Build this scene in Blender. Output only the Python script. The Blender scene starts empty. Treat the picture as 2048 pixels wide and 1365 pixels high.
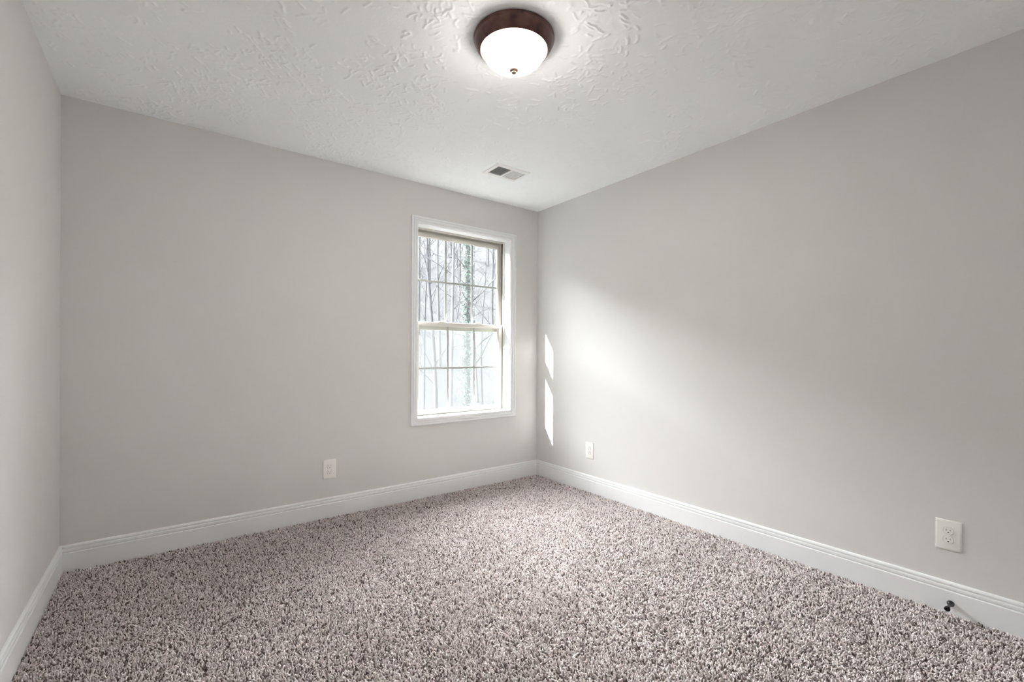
import bpy, bmesh, math, random
import numpy as np
from mathutils import Vector, Matrix

S = bpy.context.scene
COL = S.collection
random.seed(7)
RNG = np.random.default_rng(11)

# ------------------------------------------------------------------ camera
W, D, H = 3.1838, 3.50, 2.44           # room: x 0..W, y -D..0 (window wall at y = 0), z 0..H
F_PX, YAW, ROLL, SHIFT = 909.62, 0.6463, 0.0036, 22.12
cam_d = bpy.data.cameras.new('camera')
cam_d.sensor_width = 36.0
cam_d.lens = F_PX / 2048 * 36.0
cam_d.shift_y = SHIFT / 2048
cam_d.clip_start = 0.02
cam_d.clip_end = 300
cam = bpy.data.objects.new('camera', cam_d)
COL.objects.link(cam)
R = Vector((math.cos(YAW), -math.sin(YAW), 0)); F = Vector((math.sin(YAW), math.cos(YAW), 0)); U = Vector((0, 0, 1))
R3 = R * math.cos(ROLL) + U * math.sin(ROLL); U3 = U * math.cos(ROLL) - R * math.sin(ROLL)
M = Matrix((R3, U3, -F)).transposed().to_4x4()
M.translation = Vector((0.4435, -3.244, 1.1318))
cam.matrix_world = M
S.camera = cam

# ------------------------------------------------------------------ sun, sky, exposure
SUN_DIR = Vector((1, -0.345, -0.531)).normalized()
SUN_E, SKY_L, SKY_Y, BULB_L, SHADE_L = 36.0, 6.0, 84.0, 205.0, 15.0
sun_d = bpy.data.lights.new('sun', 'SUN')
sun_d.energy = SUN_E
sun_d.angle = math.radians(0.6)
sun_d.color = (1.0, 0.995, 0.985)
sun = bpy.data.objects.new('sun', sun_d)
sun.rotation_euler = SUN_DIR.to_track_quat('-Z', 'Y').to_euler()
sun.location = (-8, 5, 8)
COL.objects.link(sun)

wd = bpy.data.worlds.new('sky'); S.world = wd; wd.use_nodes = True
nt = wd.node_tree; nt.nodes.clear()
tc = nt.nodes.new('ShaderNodeTexCoord')
dot = nt.nodes.new('ShaderNodeVectorMath'); dot.operation = 'DOT_PRODUCT'
dot.inputs[1].default_value = (0.33, 0.855, 0.40)
nt.links.new(tc.outputs['Generated'], dot.inputs[0])
mx = nt.nodes.new('ShaderNodeMath'); mx.operation = 'MAXIMUM'; mx.inputs[1].default_value = 0
nt.links.new(dot.outputs['Value'], mx.inputs[0])
pw = nt.nodes.new('ShaderNodeMath'); pw.operation = 'POWER'; pw.inputs[1].default_value = 3
nt.links.new(mx.outputs[0], pw.inputs[0])
ma = nt.nodes.new('ShaderNodeMath'); ma.operation = 'MULTIPLY_ADD'
ma.inputs[1].default_value = SKY_Y; ma.inputs[2].default_value = SKY_L
nt.links.new(pw.outputs[0], ma.inputs[0])
bg = nt.nodes.new('ShaderNodeBackground')
bg.inputs['Color'].default_value = (0.97, 0.985, 1.0, 1)
nt.links.new(ma.outputs[0], bg.inputs['Strength'])
wo = nt.nodes.new('ShaderNodeOutputWorld')
nt.links.new(bg.outputs[0], wo.inputs['Surface'])

# the window opening is declared as the sky's portal (it gives off nothing itself)
pd = bpy.data.lights.new('window_portal', 'AREA')
pd.shape = 'RECTANGLE'; pd.size = 0.95; pd.size_y = 1.58
pd.cycles.is_portal = True
po = bpy.data.objects.new('window_portal', pd)
po.location = (2.42, 0.20, 1.37)
po.rotation_euler = (math.radians(-90), 0, 0)
COL.objects.link(po)

S.view_settings.view_transform = 'Standard'
S.view_settings.look = 'None'
S.view_settings.exposure = 0.54
S.view_settings.gamma = 1.0
S.view_settings.use_curve_mapping = False
S.cycles.use_denoising = True
S.cycles.max_bounces = 14
S.cycles.diffuse_bounces = 10
S.cycles.transparent_max_bounces = 24
S.cycles.sample_clamp_indirect = 120
S.cycles.caustics_reflective = False
S.cycles.caustics_refractive = False


# ------------------------------------------------------------------ materials
def lin(r, g, b):
    def c(v):
        v /= 255.0
        return v / 12.92 if v <= 0.04045 else ((v + 0.055) / 1.055) ** 2.4
    return (c(r), c(g), c(b), 1)


def new_mat(name, color, rough=0.5, spec=0.5, metal=0.0):
    m = bpy.data.materials.new(name); m.use_nodes = True
    p = m.node_tree.nodes['Principled BSDF']
    p.inputs['Base Color'].default_value = color
    p.inputs['Roughness'].default_value = rough
    p.inputs['Specular IOR Level'].default_value = spec
    p.inputs['Metallic'].default_value = metal
    return m


def add(nt, typ, **kw):
    n = nt.nodes.new(typ)
    for k, v in kw.items():
        if k.startswith('i_'):
            n.inputs[k[2:].replace('_', ' ')].default_value = v
        else:
            setattr(n, k, v)
    return n


def bump_noise(m, scale, strength, dist=0.001, detail=3, rough=0.5):
    nt = m.node_tree; p = nt.nodes['Principled BSDF']
    tc = add(nt, 'ShaderNodeTexCoord')
    n = add(nt, 'ShaderNodeTexNoise'); n.inputs['Scale'].default_value = scale
    n.inputs['Detail'].default_value = detail; n.inputs['Roughness'].default_value = rough
    b = add(nt, 'ShaderNodeBump'); b.inputs['Strength'].default_value = strength; b.inputs['Distance'].default_value = dist
    nt.links.new(tc.outputs['Object'], n.inputs['Vector'])
    nt.links.new(n.outputs['Fac'], b.inputs['Height'])
    nt.links.new(b.outputs['Normal'], p.inputs['Normal'])
    return m


def mottle(m, c1, c2, scale, detail=4, lo=0.35, hi=0.65):
    nt = m.node_tree; p = nt.nodes['Principled BSDF']
    tc = add(nt, 'ShaderNodeTexCoord')
    n = add(nt, 'ShaderNodeTexNoise'); n.inputs['Scale'].default_value = scale; n.inputs['Detail'].default_value = detail
    r = add(nt, 'ShaderNodeValToRGB')
    r.color_ramp.elements[0].position = lo; r.color_ramp.elements[0].color = c1
    r.color_ramp.elements[1].position = hi; r.color_ramp.elements[1].color = c2
    nt.links.new(tc.outputs['Object'], n.inputs['Vector'])
    nt.links.new(n.outputs['Fac'], r.inputs['Fac'])
    nt.links.new(r.outputs['Color'], p.inputs['Base Color'])
    return m


M_WALL = bump_noise(new_mat('greige_wall_paint', (0.685, 0.678, 0.668, 1), 0.75, 0.25), 160, 0.12, 0.0008)
M_TRIM = bump_noise(new_mat('white_semigloss_trim', (0.82, 0.83, 0.84, 1), 0.32, 0.45), 60, 0.04, 0.0005)
M_VINYL = bump_noise(new_mat('shade_toned_vinyl', (0.61, 0.592, 0.54, 1), 0.4, 0.4), 80, 0.03, 0.0004)  # white-grey vinyl darkened: its shadow tone is put into the colour
M_GRILLE = new_mat('shade_toned_grille_bar', (0.44, 0.445, 0.435, 1), 0.45, 0.4)  # backlit grey of the bars is painted into their colour
M_TRACK_SHADE = new_mat('painted_track_shade', (0.03, 0.03, 0.03, 1), 0.7, 0.3)  # dark strip painting in the shade of the open sash track
M_PLATE = bump_noise(new_mat('white_plastic', (0.84, 0.83, 0.80, 1), 0.28, 0.5), 40, 0.02, 0.0003)
M_SLOT = new_mat('dark_slot', (0.012, 0.012, 0.012, 1), 0.7, 0.2)
M_GAP_SHADE = new_mat('painted_gap_shade', (0.30, 0.29, 0.27, 1), 0.8, 0.2)  # darker ring that paints the shade outlining each receptacle
M_VENT = bump_noise(new_mat('white_painted_steel', (0.86, 0.86, 0.86, 1), 0.38, 0.45), 50, 0.02, 0.0003)
M_DUCT = new_mat('dark_duct_inside', (0.10, 0.10, 0.10, 1), 0.8, 0.2)
M_BLACK = new_mat('black_metal', (0.012, 0.014, 0.02, 1), 0.32, 0.6)
M_RUBBER = bump_noise(new_mat('black_rubber', (0.008, 0.008, 0.009, 1), 0.75, 0.3), 90, 0.1, 0.0005)
M_BRONZE = mottle(new_mat('oil_rubbed_bronze', (0.08, 0.035, 0.025, 1), 0.38, 0.6, 0.35), (0.06, 0.022, 0.024, 1), (0.15, 0.068, 0.054, 1), 22)
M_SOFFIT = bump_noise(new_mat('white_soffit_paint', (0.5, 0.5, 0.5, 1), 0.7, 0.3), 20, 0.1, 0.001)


def glass_mat(name, tint):
    m = bpy.data.materials.new(name); m.use_nodes = True
    nt = m.node_tree; nt.nodes.clear()
    tr = add(nt, 'ShaderNodeBsdfTransparent'); tr.inputs['Color'].default_value = tint
    gl = add(nt, 'ShaderNodeBsdfGlossy'); gl.inputs['Roughness'].default_value = 0.02
    lw = add(nt, 'ShaderNodeLayerWeight'); lw.inputs['Blend'].default_value = 0.5
    pw = add(nt, 'ShaderNodeMath', operation='POWER'); pw.inputs[1].default_value = 5
    fr = add(nt, 'ShaderNodeMath', operation='MULTIPLY_ADD'); fr.inputs[1].default_value = 0.4; fr.inputs[2].default_value = 0.002
    nt.links.new(lw.outputs['Facing'], pw.inputs[0]); nt.links.new(pw.outputs[0], fr.inputs[0])
    mi = add(nt, 'ShaderNodeMixShader'); o = add(nt, 'ShaderNodeOutputMaterial')
    nt.links.new(fr.outputs[0], mi.inputs[0]); nt.links.new(tr.outputs[0], mi.inputs[1]); nt.links.new(gl.outputs[0], mi.inputs[2])
    nt.links.new(mi.outputs[0], o.inputs['Surface'])
    return m


def screen_mat():
    m = bpy.data.materials.new('fibreglass_insect_screen'); m.use_nodes = True
    nt = m.node_tree; nt.nodes.clear()
    tr = add(nt, 'ShaderNodeBsdfTransparent')
    df = add(nt, 'ShaderNodeBsdfDiffuse'); df.inputs['Color'].default_value = (0.020, 0.022, 0.022, 1)
    tl = add(nt, 'ShaderNodeBsdfTranslucent'); tl.inputs['Color'].default_value = (0.058, 0.0595, 0.060, 1)
    ad = add(nt, 'ShaderNodeAddShader')
    mi = add(nt, 'ShaderNodeMixShader'); mi.inputs[0].default_value = 0.34
    o = add(nt, 'ShaderNodeOutputMaterial')
    nt.links.new(df.outputs[0], ad.inputs[0]); nt.links.new(tl.outputs[0], ad.inputs[1])
    nt.links.new(tr.outputs[0], mi.inputs[1]); nt.links.new(ad.outputs[0], mi.inputs[2])
    nt.links.new(mi.outputs[0], o.inputs['Surface'])
    return m


def shade_mat():
    """frosted glass: lets the bulbs' light through and glows itself"""
    m = bpy.data.materials.new('lit_frosted_glass'); m.use_nodes = True
    nt = m.node_tree; nt.nodes.clear()
    tr = add(nt, 'ShaderNodeBsdfTransparent'); tr.inputs['Color'].default_value = (0.72, 0.70, 0.67, 1)
    em = add(nt, 'ShaderNodeEmission'); em.inputs['Color'].default_value = (1.0, 0.95, 0.905, 1); em.inputs['Strength'].default_value = SHADE_L
    a = add(nt, 'ShaderNodeAddShader'); o = add(nt, 'ShaderNodeOutputMaterial')
    nt.links.new(tr.outputs[0], a.inputs[0]); nt.links.new(em.outputs[0], a.inputs[1])
    nt.links.new(a.outputs[0], o.inputs['Surface'])
    return m


def bulb_mat():
    m = bpy.data.materials.new('lit_bulb'); m.use_nodes = True
    nt = m.node_tree; nt.nodes.clear()
    em = add(nt, 'ShaderNodeEmission'); em.inputs['Color'].default_value = (1.0, 0.975, 0.945, 1); em.inputs['Strength'].default_value = BULB_L
    o = add(nt, 'ShaderNodeOutputMaterial'); nt.links.new(em.outputs[0], o.inputs['Surface'])
    return m


M_CEIL = bump_noise(new_mat('white_stomped_ceiling_plaster', (0.94, 0.966, 0.978, 1), 0.85, 0.2), 90, 0.25, 0.0015)
M_GLASS = glass_mat('clear_window_glass', (0.985, 0.992, 0.988, 1))
M_SCREEN = screen_mat()
M_SHADE = shade_mat()
M_BULB = bulb_mat()


# ------------------------------------------------------------------ helpers
def tag(o, label=None, cat=None, group=None, kind=None):
    if label: o['label'] = label
    if cat: o['category'] = cat
    if group: o['group'] = group
    if kind: o['kind'] = kind
    return o


def empty(name, loc=(0, 0, 0), mat=None):
    o = bpy.data.objects.new(name, None); COL.objects.link(o)
    o.empty_display_size = 0.05
    if mat is not None: o.matrix_world = mat
    else: o.location = loc
    return o


def link(name, bm, m, parent=None, smooth=None):
    """One mesh object; geometry is given in the parent's own space."""
    me = bpy.data.meshes.new(name)
    bmesh.ops.recalc_face_normals(bm, faces=bm.faces[:])
    bm.to_mesh(me); bm.free()
    me.materials.append(m)
    if smooth is not None:
        me.shade_smooth()
        if smooth < 180:
            try: me.set_sharp_from_angle(angle=math.radians(smooth))
            except Exception: pass
    o = bpy.data.objects.new(name, me); COL.objects.link(o)
    if parent: o.parent = parent
    return o


def box(bm, x0, x1, y0, y1, z0, z1, bev=0.0, seg=2):
    vs = [bm.verts.new(p) for p in ((x0, y0, z0), (x1, y0, z0), (x1, y1, z0), (x0, y1, z0), (x0, y0, z1), (x1, y0, z1), (x1, y1, z1), (x0, y1, z1))]
    fs = [bm.faces.new([vs[i] for i in q]) for q in ((0, 3, 2, 1), (4, 5, 6, 7), (0, 1, 5, 4), (1, 2, 6, 5), (2, 3, 7, 6), (3, 0, 4, 7))]
    if bev > 0:
        es = list({e for f in fs for e in f.edges})
        bmesh.ops.bevel(bm, geom=es, offset=bev, segments=seg, affect='EDGES', profile=0.5)
    return bm


def boxes(name, lst, m, parent=None, bev=0.0, smooth=None):
    bm = bmesh.new()
    for b in lst: box(bm, *b, bev=bev)
    return link(name, bm, m, parent, smooth)


def lathe(bm, prof, n=64, axis='z', c=(0, 0, 0)):
    rings = []
    for r, h in prof:
        ring = []
        for k in range(n if r > 1e-6 else 1):
            a = 2 * math.pi * k / n
            p = (r * math.cos(a), r * math.sin(a), h) if axis == 'z' else (h, r * math.cos(a), r * math.sin(a))
            ring.append(bm.verts.new((p[0] + c[0], p[1] + c[1], p[2] + c[2])))
        rings.append(ring)
    for a, b in zip(rings, rings[1:]):
        la, lb = len(a), len(b)
        for k in range(n):
            k2 = (k + 1) % n
            if la == 1 and lb == 1: continue
            if la == 1: bm.faces.new((a[0], b[k], b[k2]))
            elif lb == 1: bm.faces.new((a[k], a[k2], b[0]))
            else: bm.faces.new((a[k], a[k2], b[k2], b[k]))
    return bm


def sweep_frame(bm, x0, x1, z0, z1, prof):
    """Mitred picture frame round the inner rectangle; profile points are (out from the inner edge, y)."""
    cs = ((x0, z0, -1, -1), (x1, z0, 1, -1), (x1, z1, 1, 1), (x0, z1, -1, 1))
    loops = [[bm.verts.new((x + sx * u, y, z + sz * u)) for u, y in prof] for x, z, sx, sz in cs]
    n = len(prof)
    for k in range(4):
        a, b = loops[k], loops[(k + 1) % 4]
        for i in range(n):
            j = (i + 1) % n
            bm.faces.new((a[i], b[i], b[j], a[j]))
    return bm


def prism_run(bm, p0, p1, inward, prof, m0, m1):
    """Moulding along p0->p1; profile (out from the wall, z); m0/m1 = mitre shift per unit out (1 in, 0 square)."""
    p0 = Vector(p0); p1 = Vector(p1); d = (p1 - p0).normalized(); n = Vector(inward)
    A = [bm.verts.new(p0 + n * u + d * (u * m0) + Vector((0, 0, z))) for u, z in prof]
    B = [bm.verts.new(p1 + n * u - d * (u * m1) + Vector((0, 0, z))) for u, z in prof]
    k = len(prof)
    for i in range(k):
        j = (i + 1) % k
        bm.faces.new((A[i], B[i], B[j], A[j]))
    bm.faces.new(A[::-1]); bm.faces.new(B)
    return bm


# ------------------------------------------------------------------ room shell
T = 0.16
OX0, OX1, OZ0, OZ1 = 1.961, 2.881, 0.602, 2.140            # rough opening of the window
ZB = -0.05
tag(boxes('wall_back', [(-T, OX0, 0, T, ZB, H), (OX1, W + T, 0, T, ZB, H), (OX0, OX1, 0, T, ZB, OZ0), (OX0, OX1, 0, T, OZ1, H)], M_WALL), kind='structure')
tag(boxes('wall_left', [(-T, 0, -D, 0, ZB, H)], M_WALL), kind='structure')
tag(boxes('wall_right', [(W, W + T, -D, 0, ZB, H)], M_WALL), kind='structure')
tag(boxes('wall_front', [(-T, W + T, -D - T, -D, ZB, H)], M_WALL), kind='structure')


def make_ceiling():
    """slab whose underside carries the brushed, stomped plaster relief (ridges 1 to 3 mm deep)"""
    st = 0.0042
    nx, ny = int(W / st) + 2, int(D / st) + 2
    hgt = np.zeros((nx, ny), np.float32)
    rg = np.random.default_rng(5)
    for _ in range(760):
        cx0, cy0 = rg.uniform(-.05, W + .05), rg.uniform(-.05, D + .05)
        a0 = rg.uniform(0, 6.28)
        for k in range(rg.integers(5, 12)):
            a = a0 + rg.uniform(-1.5, 1.5) + (3.14 if rg.random() < .4 else 0)
            r0 = rg.uniform(.01, .10)
            px, py = cx0 + r0 * math.cos(a), cy0 + r0 * math.sin(a)
            ln = rg.uniform(.012, .055); kink = rg.normal(0, 18); aa = a + rg.normal(0, .6)
            n = int(ln / .003) + 2
            t = np.linspace(0, ln, n)
            th = aa + kink * t
            X = px + np.cumsum(np.cos(th)) * ln / n; Y = py + np.cumsum(np.sin(th)) * ln / n
            wd = rg.uniform(.0028, .0050); ht = rg.uniform(.0013, .0042)
            i0, i1 = max(0, int((X.min() - .012) / st)), min(nx, int((X.max() + .012) / st) + 1)
            j0, j1 = max(0, int((Y.min() - .012) / st)), min(ny, int((Y.max() + .012) / st) + 1)
            if i1 <= i0 or j1 <= j0: continue
            gx = (np.arange(i0, i1) * st)[:, None, None]; gy = (np.arange(j0, j1) * st)[None, :, None]
            d2 = ((gx - X) ** 2 + (gy - Y) ** 2).min(2)
            hgt[i0:i1, j0:j1] = np.maximum(hgt[i0:i1, j0:j1], ht * np.exp(-d2 / (wd * wd)))
    hgt += rg.normal(0, .00012, hgt.shape)
    gx = (np.arange(nx) * st)[:, None]; gy = (-np.arange(ny) * st)[None, :]
    hgt[(gx > 2.245) & (gx < 2.56) & (gy > -.69) & (gy < -.458)] = 0          # flat under the register and the lamp
    hgt[((gx - 1.588) ** 2 + (gy + 1.733) ** 2) < .175 ** 2] = 0
    hgt[:4] *= .3; hgt[-4:] *= .3; hgt[:, :4] *= .3; hgt[:, -4:] *= .3
    xs = np.minimum(np.arange(nx) * st, W); ys = -np.minimum(np.arange(ny) * st, D)
    V = np.stack(np.broadcast_arrays(xs[:, None], ys[None, :], H - np.maximum(hgt, 0)), -1).reshape(-1, 3)
    I, J = np.meshgrid(np.arange(nx - 1), np.arange(ny - 1), indexing='ij')
    b = (I * ny + J).ravel()
    Q = np.stack([b, b + ny, b + ny + 1, b + 1], 1)[:, ::1]
    nb = len(V)
    box_v = np.array([(x, y, z) for z in (H + .0004, H + .12) for x, y in ((-T, -D - T), (W + T, -D - T), (W + T, T), (-T, T))])
    bq = np.array([(0, 3, 2, 1), (4, 5, 6, 7), (0, 1, 5, 4), (1, 2, 6, 5), (2, 3, 7, 6), (3, 0, 4, 7)]) + nb
    V = np.concatenate([V, box_v]); Q = np.concatenate([Q, bq])
    me = bpy.data.meshes.new('ceiling')
    me.vertices.add(len(V)); me.vertices.foreach_set('co', V.astype(np.float32).ravel())
    me.loops.add(Q.size); me.loops.foreach_set('vertex_index', Q.astype(np.int32).ravel())
    me.polygons.add(len(Q)); me.polygons.foreach_set('loop_start', np.arange(0, Q.size, 4, dtype=np.int32)); me.polygons.foreach_set('loop_total', np.full(len(Q), 4, np.int32))
    me.update(calc_edges=True)
    sm = np.ones(len(Q), bool); sm[-6:] = False
    me.polygons.foreach_set('use_smooth', sm)
    me.materials.append(M_CEIL)
    o = bpy.data.objects.new('ceiling', me); COL.objects.link(o)
    return tag(o, kind='structure')


make_ceiling()

BASE = [(0, -0.03), (0.014, -0.03), (0.014, 0.0895), (0.0130, 0.0915), (0.0092, 0.0925), (0.0092, 0.0945), (0.0120, 0.099),
        (0.0124, 0.106), (0.0116, 0.1110), (0.0066, 0.1130), (0.0066, 0.1150), (0.0104, 0.1172), (0.0104, 0.123), (0.0085, 0.1275), (0.0055, 0.1305), (0, 0.1315)]
for nm, a, b, n in (('baseboard_back', (0, 0, 0), (W, 0, 0), (0, -1, 0)), ('baseboard_right', (W, 0, 0), (W, -D, 0), (-1, 0, 0)),
                    ('baseboard_front', (W, -D, 0), (0, -D, 0), (0, 1, 0)), ('baseboard_left', (0, -D, 0), (0, 0, 0), (1, 0, 0))):
    tag(link(nm, prism_run(bmesh.new(), a, b, n, BASE, 1, 1), M_TRIM), kind='structure')

# ------------------------------------------------------------------ window
win = tag(empty('window_1', (2.42, 0, 1.37)), kind='structure')
WX, WZ = -2.42, -1.37


def wbox(x0, x1, y0, y1, z0, z1): return (x0 + WX, x1 + WX, y0, y1, z0 + WZ, z1 + WZ)


JX0, JX1, JZ0, JZ1 = 1.979, 2.863, 0.620, 2.122
CAS = [(0.0, 0.0), (0.0, -0.0075), (0.0012, -0.0092), (0.0035, -0.0100), (0.0160, -0.0100), (0.0178, -0.0062), (0.0202, -0.0062), (0.0215, -0.0115),
       (0.0245, -0.0138), (0.0290, -0.0146), (0.0345, -0.0146), (0.0362, -0.0096), (0.0388, -0.0096), (0.0400, -0.0160), (0.0430, -0.0176), (0.0480, -0.0180),
       (0.0520, -0.0176), (0.0545, -0.0160), (0.0550, -0.0140), (0.0550, 0.0)]
bm = sweep_frame(bmesh.new(), 1.9745 + WX, 2.8675 + WX, 0.6170 + WZ, 2.1250 + WZ, CAS)
link('casing', bm, M_TRIM, win, 40)
bm = sweep_frame(bmesh.new(), JX0 + WX, JX1 + WX, JZ0 + WZ, JZ1 + WZ, [(0, 0.0), (0, 0.082), (0.0175, 0.082), (0.0175, 0.0)])
link('jamb', bm, M_TRIM, win)
# vinyl frame with its sash tracks
FX0, FX1, FZ0, FZ1 = 1.990, 2.852, 0.6215, 2.108
vf = link('frame', sweep_frame(bmesh.new(), FX0 + WX, FX1 + WX, FZ0 + WZ, FZ1 + WZ,
     [(0, 0.082), (0, 0.094), (0.014, 0.094), (0.014, 0.127), (0.002, 0.127), (0.002, 0.131), (0.014, 0.131), (0.014, 0.165), (0.0, 0.165), (0.0, 0.195), (0.029, 0.195), (0.029, 0.082)]), M_VINYL, win, 30)
link('track_shade', sweep_frame(bmesh.new(), FX0 - 0.0125 + WX, FX1 + 0.0125 + WX, FZ0 - 0.0125 + WZ, FZ1 + 0.0125 + WZ, [(0, 0.0955), (0, 0.126), (0.001, 0.126), (0.001, 0.0955)]), M_TRACK_SHADE, vf)


def sash(name, x0, x1, z0, z1, y0, y1, sw, rt, rb, mx, mz):
    gx0, gx1, gz0, gz1 = x0 + sw, x1 - sw, z0 + rb, z1 - rt
    bm = bmesh.new()
    b = 0.0022
    box(bm, *wbox(x0, gx0, y0, y1, z0, z1), bev=b); box(bm, *wbox(gx1, x1, y0, y1, z0, z1), bev=b)
    box(bm, *wbox(gx0 - .003, gx1 + .003, y0, y1, gz1, z1), bev=b); box(bm, *wbox(gx0 - .003, gx1 + .003, y0, y1, z0, gz0), bev=b)
    s = link(name, bm, M_VINYL, win, 40)
    # stepped glazing bead just inside the sash
    ym = (y0 + y1) / 2
    link('glazing_bead', sweep_frame(bmesh.new(), gx0 + .007 + WX, gx1 - .007 + WX, gz0 + .007 + WZ, gz1 - .007 + WZ,
         [(0, ym - .0075), (.003, ym - .011), (.0085, ym - .011), (.0085, ym + .011), (.003, ym + .011), (0, ym + .0075)]), M_VINYL, s, 30)
    g = bmesh.new()
    box(g, *wbox(gx0, gx1, ym - .0072, ym - .0048, gz0, gz1)); box(g, *wbox(gx0, gx1, ym + .0048, ym + .0072, gz0, gz1))
    link('glass_pane', g, M_GLASS, s)
    q = bmesh.new()
    for x in mx: box(q, *wbox(x - .0085, x + .0085, ym - .0014, ym + .0014, gz0, gz1), bev=.0006)
    for z in mz: box(q, *wbox(gx0, gx1, ym - .0015, ym + .0015, z - .0085, z + .0085), bev=.0006)
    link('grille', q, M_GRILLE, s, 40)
    return s


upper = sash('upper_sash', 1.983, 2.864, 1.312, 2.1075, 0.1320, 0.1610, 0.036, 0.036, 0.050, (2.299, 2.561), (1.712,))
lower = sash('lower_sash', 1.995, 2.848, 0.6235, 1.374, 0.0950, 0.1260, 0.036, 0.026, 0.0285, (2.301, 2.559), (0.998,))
lower.location = (0, 0, 0)
for x in (2.241, 2.598):
    bm = bmesh.new()
    box(bm, *wbox(x - .032, x + .032, .098, .124, 1.374, 1.3785), bev=.0018)
    box(bm, *wbox(x - .016, x + .016, .101, .120, 1.3785, 1.3865), bev=.003)
    box(bm, *wbox(x - .004, x + .022, .096, .104, 1.380, 1.3845), bev=.002)
    link('sash_lock', bm, M_VINYL, win, 40)
scr = link('insect_screen', sweep_frame(bmesh.new(), 2.012 + WX, 2.830 + WX, .654 + WZ, 1.352 + WZ, [(0, .172), (0, .180), (.020, .180), (.020, .172)]), M_TRIM, win)
bm = bmesh.new()
vs = [bm.verts.new((x + WX, .176, z + WZ)) for x, z in ((2.008, .650), (2.834, .650), (2.834, 1.356), (2.008, 1.356))]
bm.faces.new(vs)
link('mesh_cloth', bm, M_SCREEN, scr)

# roof overhang outside above the window
tag(boxes('trim_1', [(-6, 9, T, 0.62, 2.47, 2.52), (-6, 9, 0.60, 0.63, 2.44, 2.62)], M_SOFFIT), kind='structure')


# ------------------------------------------------------------------ carpet
def carpet_mat():
    m = new_mat('tweed_and_gap_shade_yarn', (0.5, 0.42, 0.40, 1), 0.95, 0.1)
    nt = m.node_tree; p = nt.nodes['Principled BSDF']
    at = add(nt, 'ShaderNodeAttribute', attribute_name='yarn')
    nt.links.new(at.outputs['Color'], p.inputs['Base Color'])
    p.inputs['Sheen Weight'].default_value = 0.15
    p.inputs['Sheen Roughness'].default_value = 0.6
    return m


M_CARPET = carpet_mat()
M_BACKING = mottle(new_mat('carpet_backing', (0.2, 0.16, 0.155, 1), 0.95, 0.1), (0.14, 0.11, 0.105, 1), (0.26, 0.21, 0.205, 1), 60)
floor = tag(boxes('floor', [(0, W, -D, 0, -0.05, -0.016)], M_BACKING), kind='structure')


def smooth_noise(x, y, cell, seed):
    r = np.random.default_rng(seed); g = r.random((64, 64))
    u, v = x / cell + 20, y / cell + 20
    i, j = np.floor(u).astype(int), np.floor(v).astype(int); a, b = u - i, v - j
    a = a * a * (3 - 2 * a); b = b * b * (3 - 2 * b)
    G = lambda p, q: g[p % 64, q % 64]
    return (G(i, j) * (1 - a) + G(i + 1, j) * a) * (1 - b) + (G(i, j + 1) * (1 - a) + G(i + 1, j + 1) * a) * b


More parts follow.
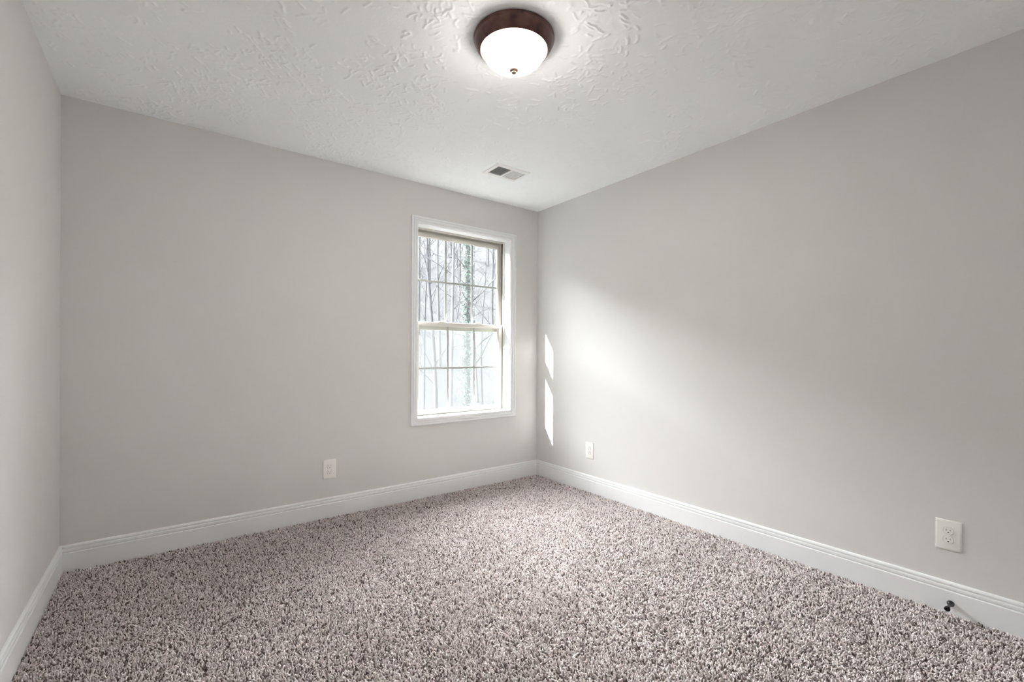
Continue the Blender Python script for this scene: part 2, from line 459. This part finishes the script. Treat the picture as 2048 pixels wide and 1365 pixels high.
def make_carpet():
    sp = 0.0066
    nx, ny = int((W - 0.02) / sp), int((D - 0.02) / sp)
    gx, gy = np.meshgrid(np.arange(nx), np.arange(ny), indexing='ij')
    x = (0.012 + (gx + 0.5 + 0.5 * (gy % 2) - 0.25) * sp).ravel(); y = (-0.012 - (gy + 0.5) * sp).ravel()
    n = len(x)
    x = x + RNG.normal(0, sp * 0.26, n); y = y + RNG.normal(0, sp * 0.26, n)
    keep = (x > .016) & (x < W - .016) & (y < -.016) & (y > -D + .016)
    x, y = x[keep], y[keep]; n = len(x)
    lean_dir = smooth_noise(x, y, 0.30, 3) * 7 + RNG.normal(0, 1.9, n)
    lean = np.clip(0.62 + 0.55 * (smooth_noise(x, y, 0.22, 4) - .5) + RNG.normal(0, 0.33, n), 0.05, 1.30)
    L = 0.0150 * (1 + RNG.normal(0, 0.15, n)); L = np.clip(L, .009, .022)
    rad = 0.0023 * (1 + RNG.normal(0, 0.14, n))
    twist = RNG.random(n) * 6.28
    # keep tips clear of the baseboard
    edge = np.minimum.reduce([x, W - x, -y, D + y])
    lean = np.where(edge < .034, np.minimum(lean, .18), lean)
    d = np.stack([np.cos(lean_dir), np.sin(lean_dir)], 1)
    segs = [(0.0, 0.80, 0.25), (0.42, 1.10, 0.75), (0.82, 1.00, 1.15)]     # (along, radius, bend)
    base = np.stack([x, y, np.full(n, -0.0165)], 1)
    V = []; cur = base.copy(); last = 0.0
    k = 4
    for t, rr, bend in segs:
        ang = lean * bend
        step = (t - last) * L; last = t
        cur = cur + np.stack([d[:, 0] * np.sin(ang) * step, d[:, 1] * np.sin(ang) * step, np.cos(ang) * step], 1)
        ax = np.stack([d[:, 0] * np.sin(ang), d[:, 1] * np.sin(ang), np.cos(ang)], 1)
        e1 = np.stack([-d[:, 1], d[:, 0], np.zeros(n)], 1); e2 = np.cross(ax, e1)
        for q in range(k):
            a = twist + q * 2 * np.pi / k + t * 1.6
            f = rr * (1.0 + 0.22 * ((q % 2) * 2 - 1) * (0.4 + t)) * (1 + RNG.normal(0, .12, n))
            V.append(cur + (e1 * np.cos(a)[:, None] + e2 * np.sin(a)[:, None]) * (rad * f)[:, None])
    ang = lean * 1.25
    V.append(cur + np.stack([d[:, 0] * np.sin(ang), d[:, 1] * np.sin(ang), np.cos(ang)], 1) * (L * 0.22)[:, None])
    nv = len(V)
    V = np.stack(V, 1).reshape(-1, 3)
    quads = []
    for s in range(2):
        for q in range(k):
            q2 = (q + 1) % k
            quads.append((s * k + q, s * k + q2, (s + 1) * k + q2, (s + 1) * k + q))
    tris = [(2 * k + q, 2 * k + (q + 1) % k, nv - 1) for q in range(k)]
    off = (np.arange(n) * nv)[:, None]
    lq = (off + np.array(quads).ravel()[None]).reshape(n, -1)
    lt = (off + np.array(tris).ravel()[None]).reshape(n, -1)
    loops = np.concatenate([lq, lt], 1).ravel()
    tot = np.tile(np.array([4] * len(quads) + [3] * len(tris)), n)
    start = np.concatenate([[0], np.cumsum(tot)[:-1]])
    me = bpy.data.meshes.new('carpet_pile')
    me.vertices.add(len(V)); me.vertices.foreach_set('co', V.astype(np.float32).ravel())
    me.loops.add(len(loops)); me.loops.foreach_set('vertex_index', loops.astype(np.int32))
    me.polygons.add(len(tot)); me.polygons.foreach_set('loop_start', start.astype(np.int32)); me.polygons.foreach_set('loop_total', tot.astype(np.int32))
    me.update(calc_edges=True)
    me.polygons.foreach_set('use_smooth', np.ones(len(tot), bool))
    pal = np.array([(0.77, 0.700, 0.695), (0.72, 0.647, 0.640), (0.62, 0.55, 0.54), (0.85, 0.79, 0.788), (0.15, 0.113, 0.107), (0.57, 0.505, 0.475)])  # dark brown tufts are flecks and also painted shade of gaps in the pile
    c = pal[RNG.choice(6, n, p=[.29, .19, .12, .18, .16, .06])] * (1 + RNG.normal(0, .07, n))[:, None]
    c = np.repeat(np.clip(c, 0.02, 0.9), nv, axis=0)
    rgba = np.concatenate([c, np.ones((len(c), 1))], 1).astype(np.float32)
    at = me.color_attributes.new('yarn', 'FLOAT_COLOR', 'POINT'); at.data.foreach_set('color', rgba.ravel())
    me.materials.append(M_CARPET)
    o = bpy.data.objects.new('carpet_pile', me); COL.objects.link(o)
    return tag(o, 'mauve taupe textured carpet pile covering the whole floor', 'carpet', kind='stuff')


make_carpet()

# ------------------------------------------------------------------ ceiling light
lx, ly = 1.588, -1.733
lamp = tag(empty('ceiling_light', (lx, ly, H)), 'round flush ceiling light with dark bronze rim and lit frosted glass bowl', 'ceiling light')
bm = lathe(bmesh.new(), [(0.0, -0.0005), (0.1600, -0.0005), (0.1665, -0.002), (0.1685, -0.006), (0.1685, -0.011), (0.1655, -0.014), (0.1640, -0.0165), (0.1635, -0.020), (0.1600, -0.029),
                         (0.1530, -0.041), (0.1470, -0.0490), (0.1440, -0.0515), (0.1425, -0.0540), (0.1405, -0.0560), (0.1380, -0.0555), (0.1370, -0.053), (0.1372, -0.012), (0.0, -0.010)], 96)
link('rim', bm, M_BRONZE, lamp, 35)
prof = []
for i in range(25):
    a = math.pi / 2 * i / 24
    prof.append((0.1310 * math.cos(a) ** 0.95 if i < 24 else 0.0, -0.050 - 0.080 * math.sin(a) ** 1.10))
inner = [(max(r - 0.004, 0), z + 0.004) for r, z in prof][::-1]
shade = link('glass_shade', lathe(bmesh.new(), prof, 96), M_SHADE, lamp, 180)
bm = lathe(bmesh.new(), [(0.0, -0.1285), (0.0165, -0.1285), (0.0188, -0.1310), (0.0184, -0.1350), (0.0150, -0.1385), (0.0100, -0.1400), (0.0108, -0.1425), (0.0100, -0.1455), (0.0066, -0.1475), (0, -0.1482)], 40)
link('finial', bm, new_mat('brushed_bronze', (0.30, 0.20, 0.16, 1), 0.4, 0.6, 0.5), lamp, 60)

link('reflector', lathe(bmesh.new(), [(0, -.0125), (.120, -.0135), (.1345, -.022), (.1362, -.048)], 64), M_PLATE, lamp, 60)
for ang in (2.6, 2.6 + math.pi):
    bm = lathe(bmesh.new(), [(0, .050), (.010, .049), (.020, .044), (.026, .034), (.028, .024), (.026, .012), (.019, -.002), (.013, -.014), (.013, -.020)], 24, axis='x')
    bmesh.ops.translate(bm, verts=bm.verts[:], vec=(.040, 0, -.046))
    bmesh.ops.rotate(bm, verts=bm.verts[:], cent=(0, 0, 0), matrix=Matrix.Rotation(ang, 3, 'Z'))
    b = link('bulb', bm, M_BULB, lamp, 180)
    bm = lathe(bmesh.new(), [(0, -.018), (.0150, -.018), (.0150, -.034), (.0, -.034)], 20, axis='x')
    bmesh.ops.translate(bm, verts=bm.verts[:], vec=(.040, 0, -.046))
    bmesh.ops.rotate(bm, verts=bm.verts[:], cent=(0, 0, 0), matrix=Matrix.Rotation(ang, 3, 'Z'))
    link('socket', bm, M_PLATE, b, 60)

# ------------------------------------------------------------------ ceiling register
VX0, VX1, VY0, VY1 = 2.258, 2.548, -0.676, -0.471
vc = ((VX0 + VX1) / 2, (VY0 + VY1) / 2)
vent = tag(empty('ceiling_vent', (vc[0], vc[1], H)), 'white rectangular metal air register with two banks of louvers on the ceiling', 'air vent')
hx, hy = (VX1 - VX0) / 2, (VY1 - VY0) / 2
ix, iy = hx - 0.026, hy - 0.034


def vent_frame():
    bm = bmesh.new()
    loops = []
    for fx, fy, z in ((hx, hy, -0.0005), (hx, hy, -0.0035), (hx - .004, hy - .004, -0.0075), (ix + .002, iy + .002, -0.0085), (ix, iy, -0.0075), (ix, iy, -0.0005)):
        loops.append([bm.verts.new((sx * fx, sy * fy, z)) for sx, sy in ((-1, -1), (1, -1), (1, 1), (-1, 1))])
    for a, b in zip(loops, loops[1:] + loops[:1]):
        for k in range(4):
            bm.faces.new((a[k], a[(k + 1) % 4], b[(k + 1) % 4], b[k]))
    box(bm, -0.008, 0.008, -iy, iy, -0.0082, -0.0008)
    return bm


link('frame', vent_frame(), M_VENT, vent, 30)
link('backing', box(bmesh.new(), -ix, ix, -iy, iy, -0.0008, -0.0002), M_DUCT, vent)
for side in (-1, 1):
    for k in range(10):
        cx = side * (0.0145 + (ix - 0.017) * (k + 0.5) / 10)
        bm = bmesh.new()
        w, t = 0.0049, 0.0012
        box(bm, -w / 2, w / 2, -iy + .001, iy - .001, -t / 2, t / 2, bev=0.0004, seg=1)
        ang = math.radians(32) * (-1 if side < 0 else 1)
        bmesh.ops.rotate(bm, verts=bm.verts[:], cent=(0, 0, 0), matrix=Matrix.Rotation(ang, 3, 'Y'))
        bmesh.ops.translate(bm, verts=bm.verts[:], vec=(cx, 0, -0.0046))
        link('louver', bm, M_VENT, vent)
bm = bmesh.new()
box(bm, -.003, .003, -.002, .002, -0.016, -0.007, bev=.001)
bmesh.ops.translate(bm, verts=bm.verts[:], vec=(hx - .014, .0, 0))
link('damper_lever', bm, M_VENT, vent)
for sx in (-1, 1):
    link('screw', lathe(bmesh.new(), [(0, -.0098), (.0025, -.0095), (.0034, -.0084), (.0034, -.0076)], 16, c=(sx * (hx - .013), sx * .06, 0)), M_VENT, vent, 60)


# ------------------------------------------------------------------ outlets (local: x across, z up, -y out of the wall)
def stadium(bm, r, flat, y0, y1, n=40):
    """round receptacle face with its sides cut flat top and bottom, extruded along y"""
    pts = []
    for k in range(n):
        a = 2 * math.pi * k / n
        pts.append((r * math.cos(a), max(-flat, min(flat, r * math.sin(a)))))
    A = [bm.verts.new((x, y0, z)) for x, z in pts]; B = [bm.verts.new((x * .97, y1, z * .97)) for x, z in pts]
    for k in range(n):
        j = (k + 1) % n
        bm.faces.new((A[k], A[j], B[j], B[k]))
    bm.faces.new(B); bm.faces.new(A[::-1])
    return bm


def make_outlet(label):
    t = tag(empty('wall_outlet'), label, 'outlet', 'duplex wall outlets')
    bm = bmesh.new()
    hw, hh = .0428, .0655
    loops = []
    for ins, y in ((0, 0.0), (0, -.0018), (.0012, -.0034), (.0042, -.0050), (.0085, -.0058)):
        loops.append([bm.verts.new((sx * (hw - ins), y, sz * (hh - ins))) for sx, sz in ((-1, -1), (1, -1), (1, 1), (-1, 1))])
    for a, b in zip(loops, loops[1:]):
        for k in range(4): bm.faces.new((a[k], a[(k + 1) % 4], b[(k + 1) % 4], b[k]))
    bm.faces.new(loops[-1]); bm.faces.new(loops[0][::-1])
    link('cover_plate', bm, M_PLATE, t, 50)
    for dz in (.0195, -.0195):
        bm = stadium(bmesh.new(), .0172, .0142, -.0056, -.0090)
        bmesh.ops.translate(bm, verts=bm.verts[:], vec=(0, 0, dz))
        r = link('receptacle', bm, M_PLATE, t, 40)
        bm = bmesh.new()
        box(bm, -.0072, -.0056, -.00915, -.0080, dz - .0005, dz + .0085)
        box(bm, .0056, .0072, -.00915, -.0080, dz + .0005, dz + .0078)
        n = 14; A = []
        for k in range(n):
            a = 2 * math.pi * k / n
            A.append(bm.verts.new((.0028 * math.cos(a), -.00915, dz - .0075 + max(-.0016, .0028 * math.sin(a)))))
        bm.faces.new(A)
        link('slot', bm, M_SLOT, r)
        bm = stadium(bmesh.new(), .0182, .0152, -.00575, -.00592)
        bmesh.ops.translate(bm, verts=bm.verts[:], vec=(0, 0, dz))
        link('gap_shade', bm, M_GAP_SHADE, r)
    link('screw', stadium(bmesh.new(), .0032, .0032, -.0056, -.0068, 16), M_PLATE, t, 40)
    return t


def place(t, loc, rz):
    t.location = loc; t.rotation_euler = (0, 0, rz)


o1 = make_outlet('white duplex outlet on the window wall, left of the window')
place(o1, (1.3255, -.0002, .3245), 0)


def copy_thing(src, label):
    c = src.copy(); COL.objects.link(c); c['label'] = label
    for ch in list(src.children):
        d = ch.copy(); COL.objects.link(d); d.parent = c
        for g in list(ch.children):
            e = g.copy(); COL.objects.link(e); e.parent = d
    return c


for lab, y, z in (('white duplex outlet low on the right wall beside the sunlit patch near the corner', -.667, .332),
                  ('white duplex outlet on the right wall directly above the black doorstop', -2.8055, .3335)):
    place(copy_thing(o1, lab), (W - .0002, y, z), -math.pi / 2)

# ------------------------------------------------------------------ doorstop on the right baseboard
ds = tag(empty('doorstop', (W - .014, -2.815, .041)), 'black metal doorstop with rubber tip on the right baseboard', 'doorstop')
link('base', lathe(bmesh.new(), [(0, 0.0), (.0128, 0.0), (.0130, -.003), (.0122, -.0065), (.0098, -.010), (.0078, -.0125), (.0066, -.015), (0, -.015)], 40, axis='x'), M_BLACK, ds, 50)
link('rod', lathe(bmesh.new(), [(0, -.012), (.0064, -.013), (.0056, -.022), (.0054, -.052), (.0058, -.060), (0, -.061)], 28, axis='x'), M_BLACK, ds, 50)
link('rubber_tip', lathe(bmesh.new(), [(0, -.058), (.0062, -.0585), (.0090, -.063), (.0100, -.068), (.0100, -.073), (.0088, -.0755), (.0070, -.0762), (.0062, -.0752), (0, -.0748)], 32, axis='x'), M_RUBBER, ds, 50)


# ------------------------------------------------------------------ outside: wooded hillside
M_HILL = mottle(new_mat('leaf_litter', (0.05, 0.05, 0.05, 1), 0.95, 0.1), (0.0350, 0.0350, 0.0370, 1), (0.0480, 0.0480, 0.0500, 1), 1.6, 10, 0.3, 0.7)
M_BARK_DARK = mottle(new_mat('dark_bark', (0.02, 0.02, 0.02, 1), 0.9, 0.15), (0.038, 0.0375, 0.041, 1), (0.054, 0.053, 0.057, 1), 6)
M_BARK_PALE = mottle(new_mat('pale_bark', (0.04, 0.04, 0.04, 1), 0.9, 0.15), (0.050, 0.051, 0.054, 1), (0.070, 0.070, 0.072, 1), 5)
M_IVY = mottle(new_mat('ivy_leaf', (0.02, 0.04, 0.03, 1), 0.5, 0.4), (0.016, 0.046, 0.030, 1), (0.036, 0.074, 0.054, 1), 14)


def hill_z(x, y):
    base = -6.0 + 0.77 * max(0.0, y - 8.0)
    base = min(base, 2.0 + 0.418 * 40.0)
    return base + 0.25 * math.sin(x * 0.9 + y * 0.5) * min(1, max(0, y - 8) / 3) + 0.15 * math.sin(x * 2.1 - y * 1.3)


bm = bmesh.new()
xs = [-110 + i * 2.0 for i in range(96)]; ys = [0.2 + j * 1.0 for j in range(60)]
grid = [[bm.verts.new((x, y, hill_z(x, y))) for y in ys] for x in xs]
for i in range(len(xs) - 1):
    for j in range(len(ys) - 1):
        bm.faces.new((grid[i][j], grid[i + 1][j], grid[i + 1][j + 1], grid[i][j + 1]))
tag(link('hillside', bm, M_HILL, None, 180), 'pale wooded hillside rising outside the window', 'hillside', kind='structure')


def tube(bm, pts, rads, n=6):
    rings = []
    for i, (p, r) in enumerate(zip(pts, rads)):
        t = (pts[min(i + 1, len(pts) - 1)] - pts[max(i - 1, 0)]).normalized()
        a = t.orthogonal().normalized(); b = t.cross(a)
        rings.append([bm.verts.new(p + (a * math.cos(2 * math.pi * k / n) + b * math.sin(2 * math.pi * k / n)) * r) for k in range(n)])
    for A, B in zip(rings, rings[1:]):
        # match the rotation of neighbouring rings
        s = min(range(n), key=lambda q: (A[0].co - B[q].co).length)
        for k in range(n):
            bm.faces.new((A[k], A[(k + 1) % n], B[(k + 1 + s) % n], B[(k + s) % n]))
    bm.faces.new(rings[-1])


def branch(bm, p, d, L, r, depth, rnd):
    n = 5
    pts = [p.copy()]; rads = [r]
    q = p.copy(); dd = d.copy()
    for i in range(n):
        dd = (dd + Vector((rnd.gauss(0, .26), rnd.gauss(0, .26), rnd.gauss(.06, .18)))).normalized()
        q = q + dd * (L / n); pts.append(q.copy()); rads.append(r * (1 - .75 * (i + 1) / n))
    tube(bm, pts, rads, 5 if r > .015 else 4)
    if depth > 0:
        for k in range(rnd.randint(3, 5)):
            i = rnd.randint(1, n)
            v = Vector((rnd.gauss(0, 1), rnd.gauss(0, 1), rnd.gauss(.3, .5))).normalized()
            nd = (dd * .55 + v * .75).normalized()
            branch(bm, pts[i], nd, L * rnd.uniform(.45, .7), max(rads[i] * .62, .0022), depth - 1, rnd)


def tree(name, x, y, height, r, mat_t, mat_b, seed, label, group=None, lean=(0, 0), nb=9, first=0.25, depth=2, wob=1.0):
    rnd = random.Random(seed)
    z0 = hill_z(x, y) - .15
    t = tag(empty(name, (x, y, z0)), label, 'tree', group)
    n = 12
    pts = []; rads = []
    wx, wy = rnd.uniform(0, 6), rnd.uniform(0, 6)
    for i in range(n + 1):
        f = i / n
        pts.append(Vector((lean[0] * f * height + .10 * wob * math.sin(wx + f * 7) * f, lean[1] * f * height + .10 * wob * math.sin(wy + f * 6) * f, f * height)))
        rads.append(r * (1.15 if i == 0 else 1 - .8 * f))
    bt = bmesh.new(); tube(bt, pts, rads, 10)
    link('trunk', bt, mat_t, t, 180)
    bb = bmesh.new()
    for k in range(nb):
        f = first + (0.97 - first) * (k + rnd.random() * .8) / nb
        i = min(n - 1, int(f * n)); p = pts[i].lerp(pts[i + 1], f * n - i)
        a = rnd.uniform(0, 2 * math.pi)
        d = Vector((math.cos(a), math.sin(a), rnd.uniform(.6, 1.7))).normalized()
        branch(bb, p, d, height * rnd.uniform(.14, .28) * (1.15 - f * .6), max(.005, r * .17 * (1 - f * .5)), depth, rnd)
    if nb: link('branches', bb, mat_b, t, 180)
    return t, pts, rads


def from_px(px, y):
    """x on the hillside that lies on the line of sight through column px (used only to choose where a tree stands)"""
    d = F + R3 * ((px - 1024) / F_PX)
    k = (y - M.translation.y) / d.y
    return M.translation.x + k * d.x


# the ivy-clad tree in the middle panes
ty = 9.5
tx = from_px(934, ty)
t, pts, rads = tree('ivy_clad_tree', tx, ty, 17.0, .17, M_BARK_PALE, M_BARK_DARK, 5, 'ivy covered tree trunk seen through the middle window panes', nb=18, first=.3)
rnd = random.Random(3)
bm = bmesh.new()
for _ in range(9500):
    f = .16 + rnd.random() ** 1.1 * .62
    i = min(11, int(f * 12)); p = pts[i].lerp(pts[i + 1], f * 12 - i)
    a = rnd.uniform(0, 2 * math.pi); rr = rads[i] + abs(rnd.gauss(.04, .07)) * (1.1 - f * .6)
    c = p + Vector((math.cos(a) * rr, math.sin(a) * rr, rnd.uniform(-.05, .05)))
    s = rnd.uniform(.013, .030)
    u = Vector((rnd.gauss(0, 1), rnd.gauss(0, 1), rnd.gauss(0, 1))).normalized(); v = u.orthogonal().normalized()
    bm.faces.new([bm.verts.new(c + q) for q in (u * s, v * s * .8, -u * s, -v * s * .8)])
me_ivy = bpy.data.meshes.new('ivy'); bm.to_mesh(me_ivy); bm.free(); me_ivy.materials.append(M_IVY)
io = bpy.data.objects.new('ivy', me_ivy); COL.objects.link(io); io.parent = t
tag(io, 'green ivy leaves wrapped round the trunk', kind='stuff')

tree('crooked_tree', from_px(866, 10.5), 10.5, 16, .085, M_BARK_DARK, M_BARK_DARK, 21, 'crooked bare tree seen through the left window panes', lean=(.01, 0), nb=30, first=.25, wob=4.0)
tree('forked_tree', from_px(966, 11.5), 11.5, 9.0, .045, M_BARK_DARK, M_BARK_DARK, 8, 'thin forked bare tree seen through the right window panes', nb=12, first=.45, depth=1)
tree('pale_tree', from_px(903, 9.0), 9.0, 15.0, .085, M_BARK_PALE, M_BARK_PALE, 9, 'pale straight tree trunk just left of the ivy covered tree', nb=16, first=.45)
for k, (px, y, hh, r, ln) in enumerate(((846, 12.2, 14, .05, .03), (880, 16.5, 13, .08, -.02), (956, 14.5, 13, .07, -.05), (986, 12.8, 14, .06, .08),
                                       (836, 18.5, 13, .09, .02), (918, 21.5, 13, .10, .01), (985, 19.0, 13, .08, -.02), (858, 23.5, 13, .11, 0), (945, 25.5, 13, .12, .02),
                                       (902, 27.0, 13, .12, 0), (975, 26.0, 13, .11, .02))):
    tree('bare_tree', from_px(px, y), y, hh, r, M_BARK_PALE if k % 3 else M_BARK_DARK, M_BARK_DARK if k % 2 == 0 else M_BARK_PALE, 40 + k,
         'slender bare tree among those standing farthest back on the hillside outside', 'bare trees on the hillside', lean=(ln, 0), nb=26, first=.15, wob=1.8)
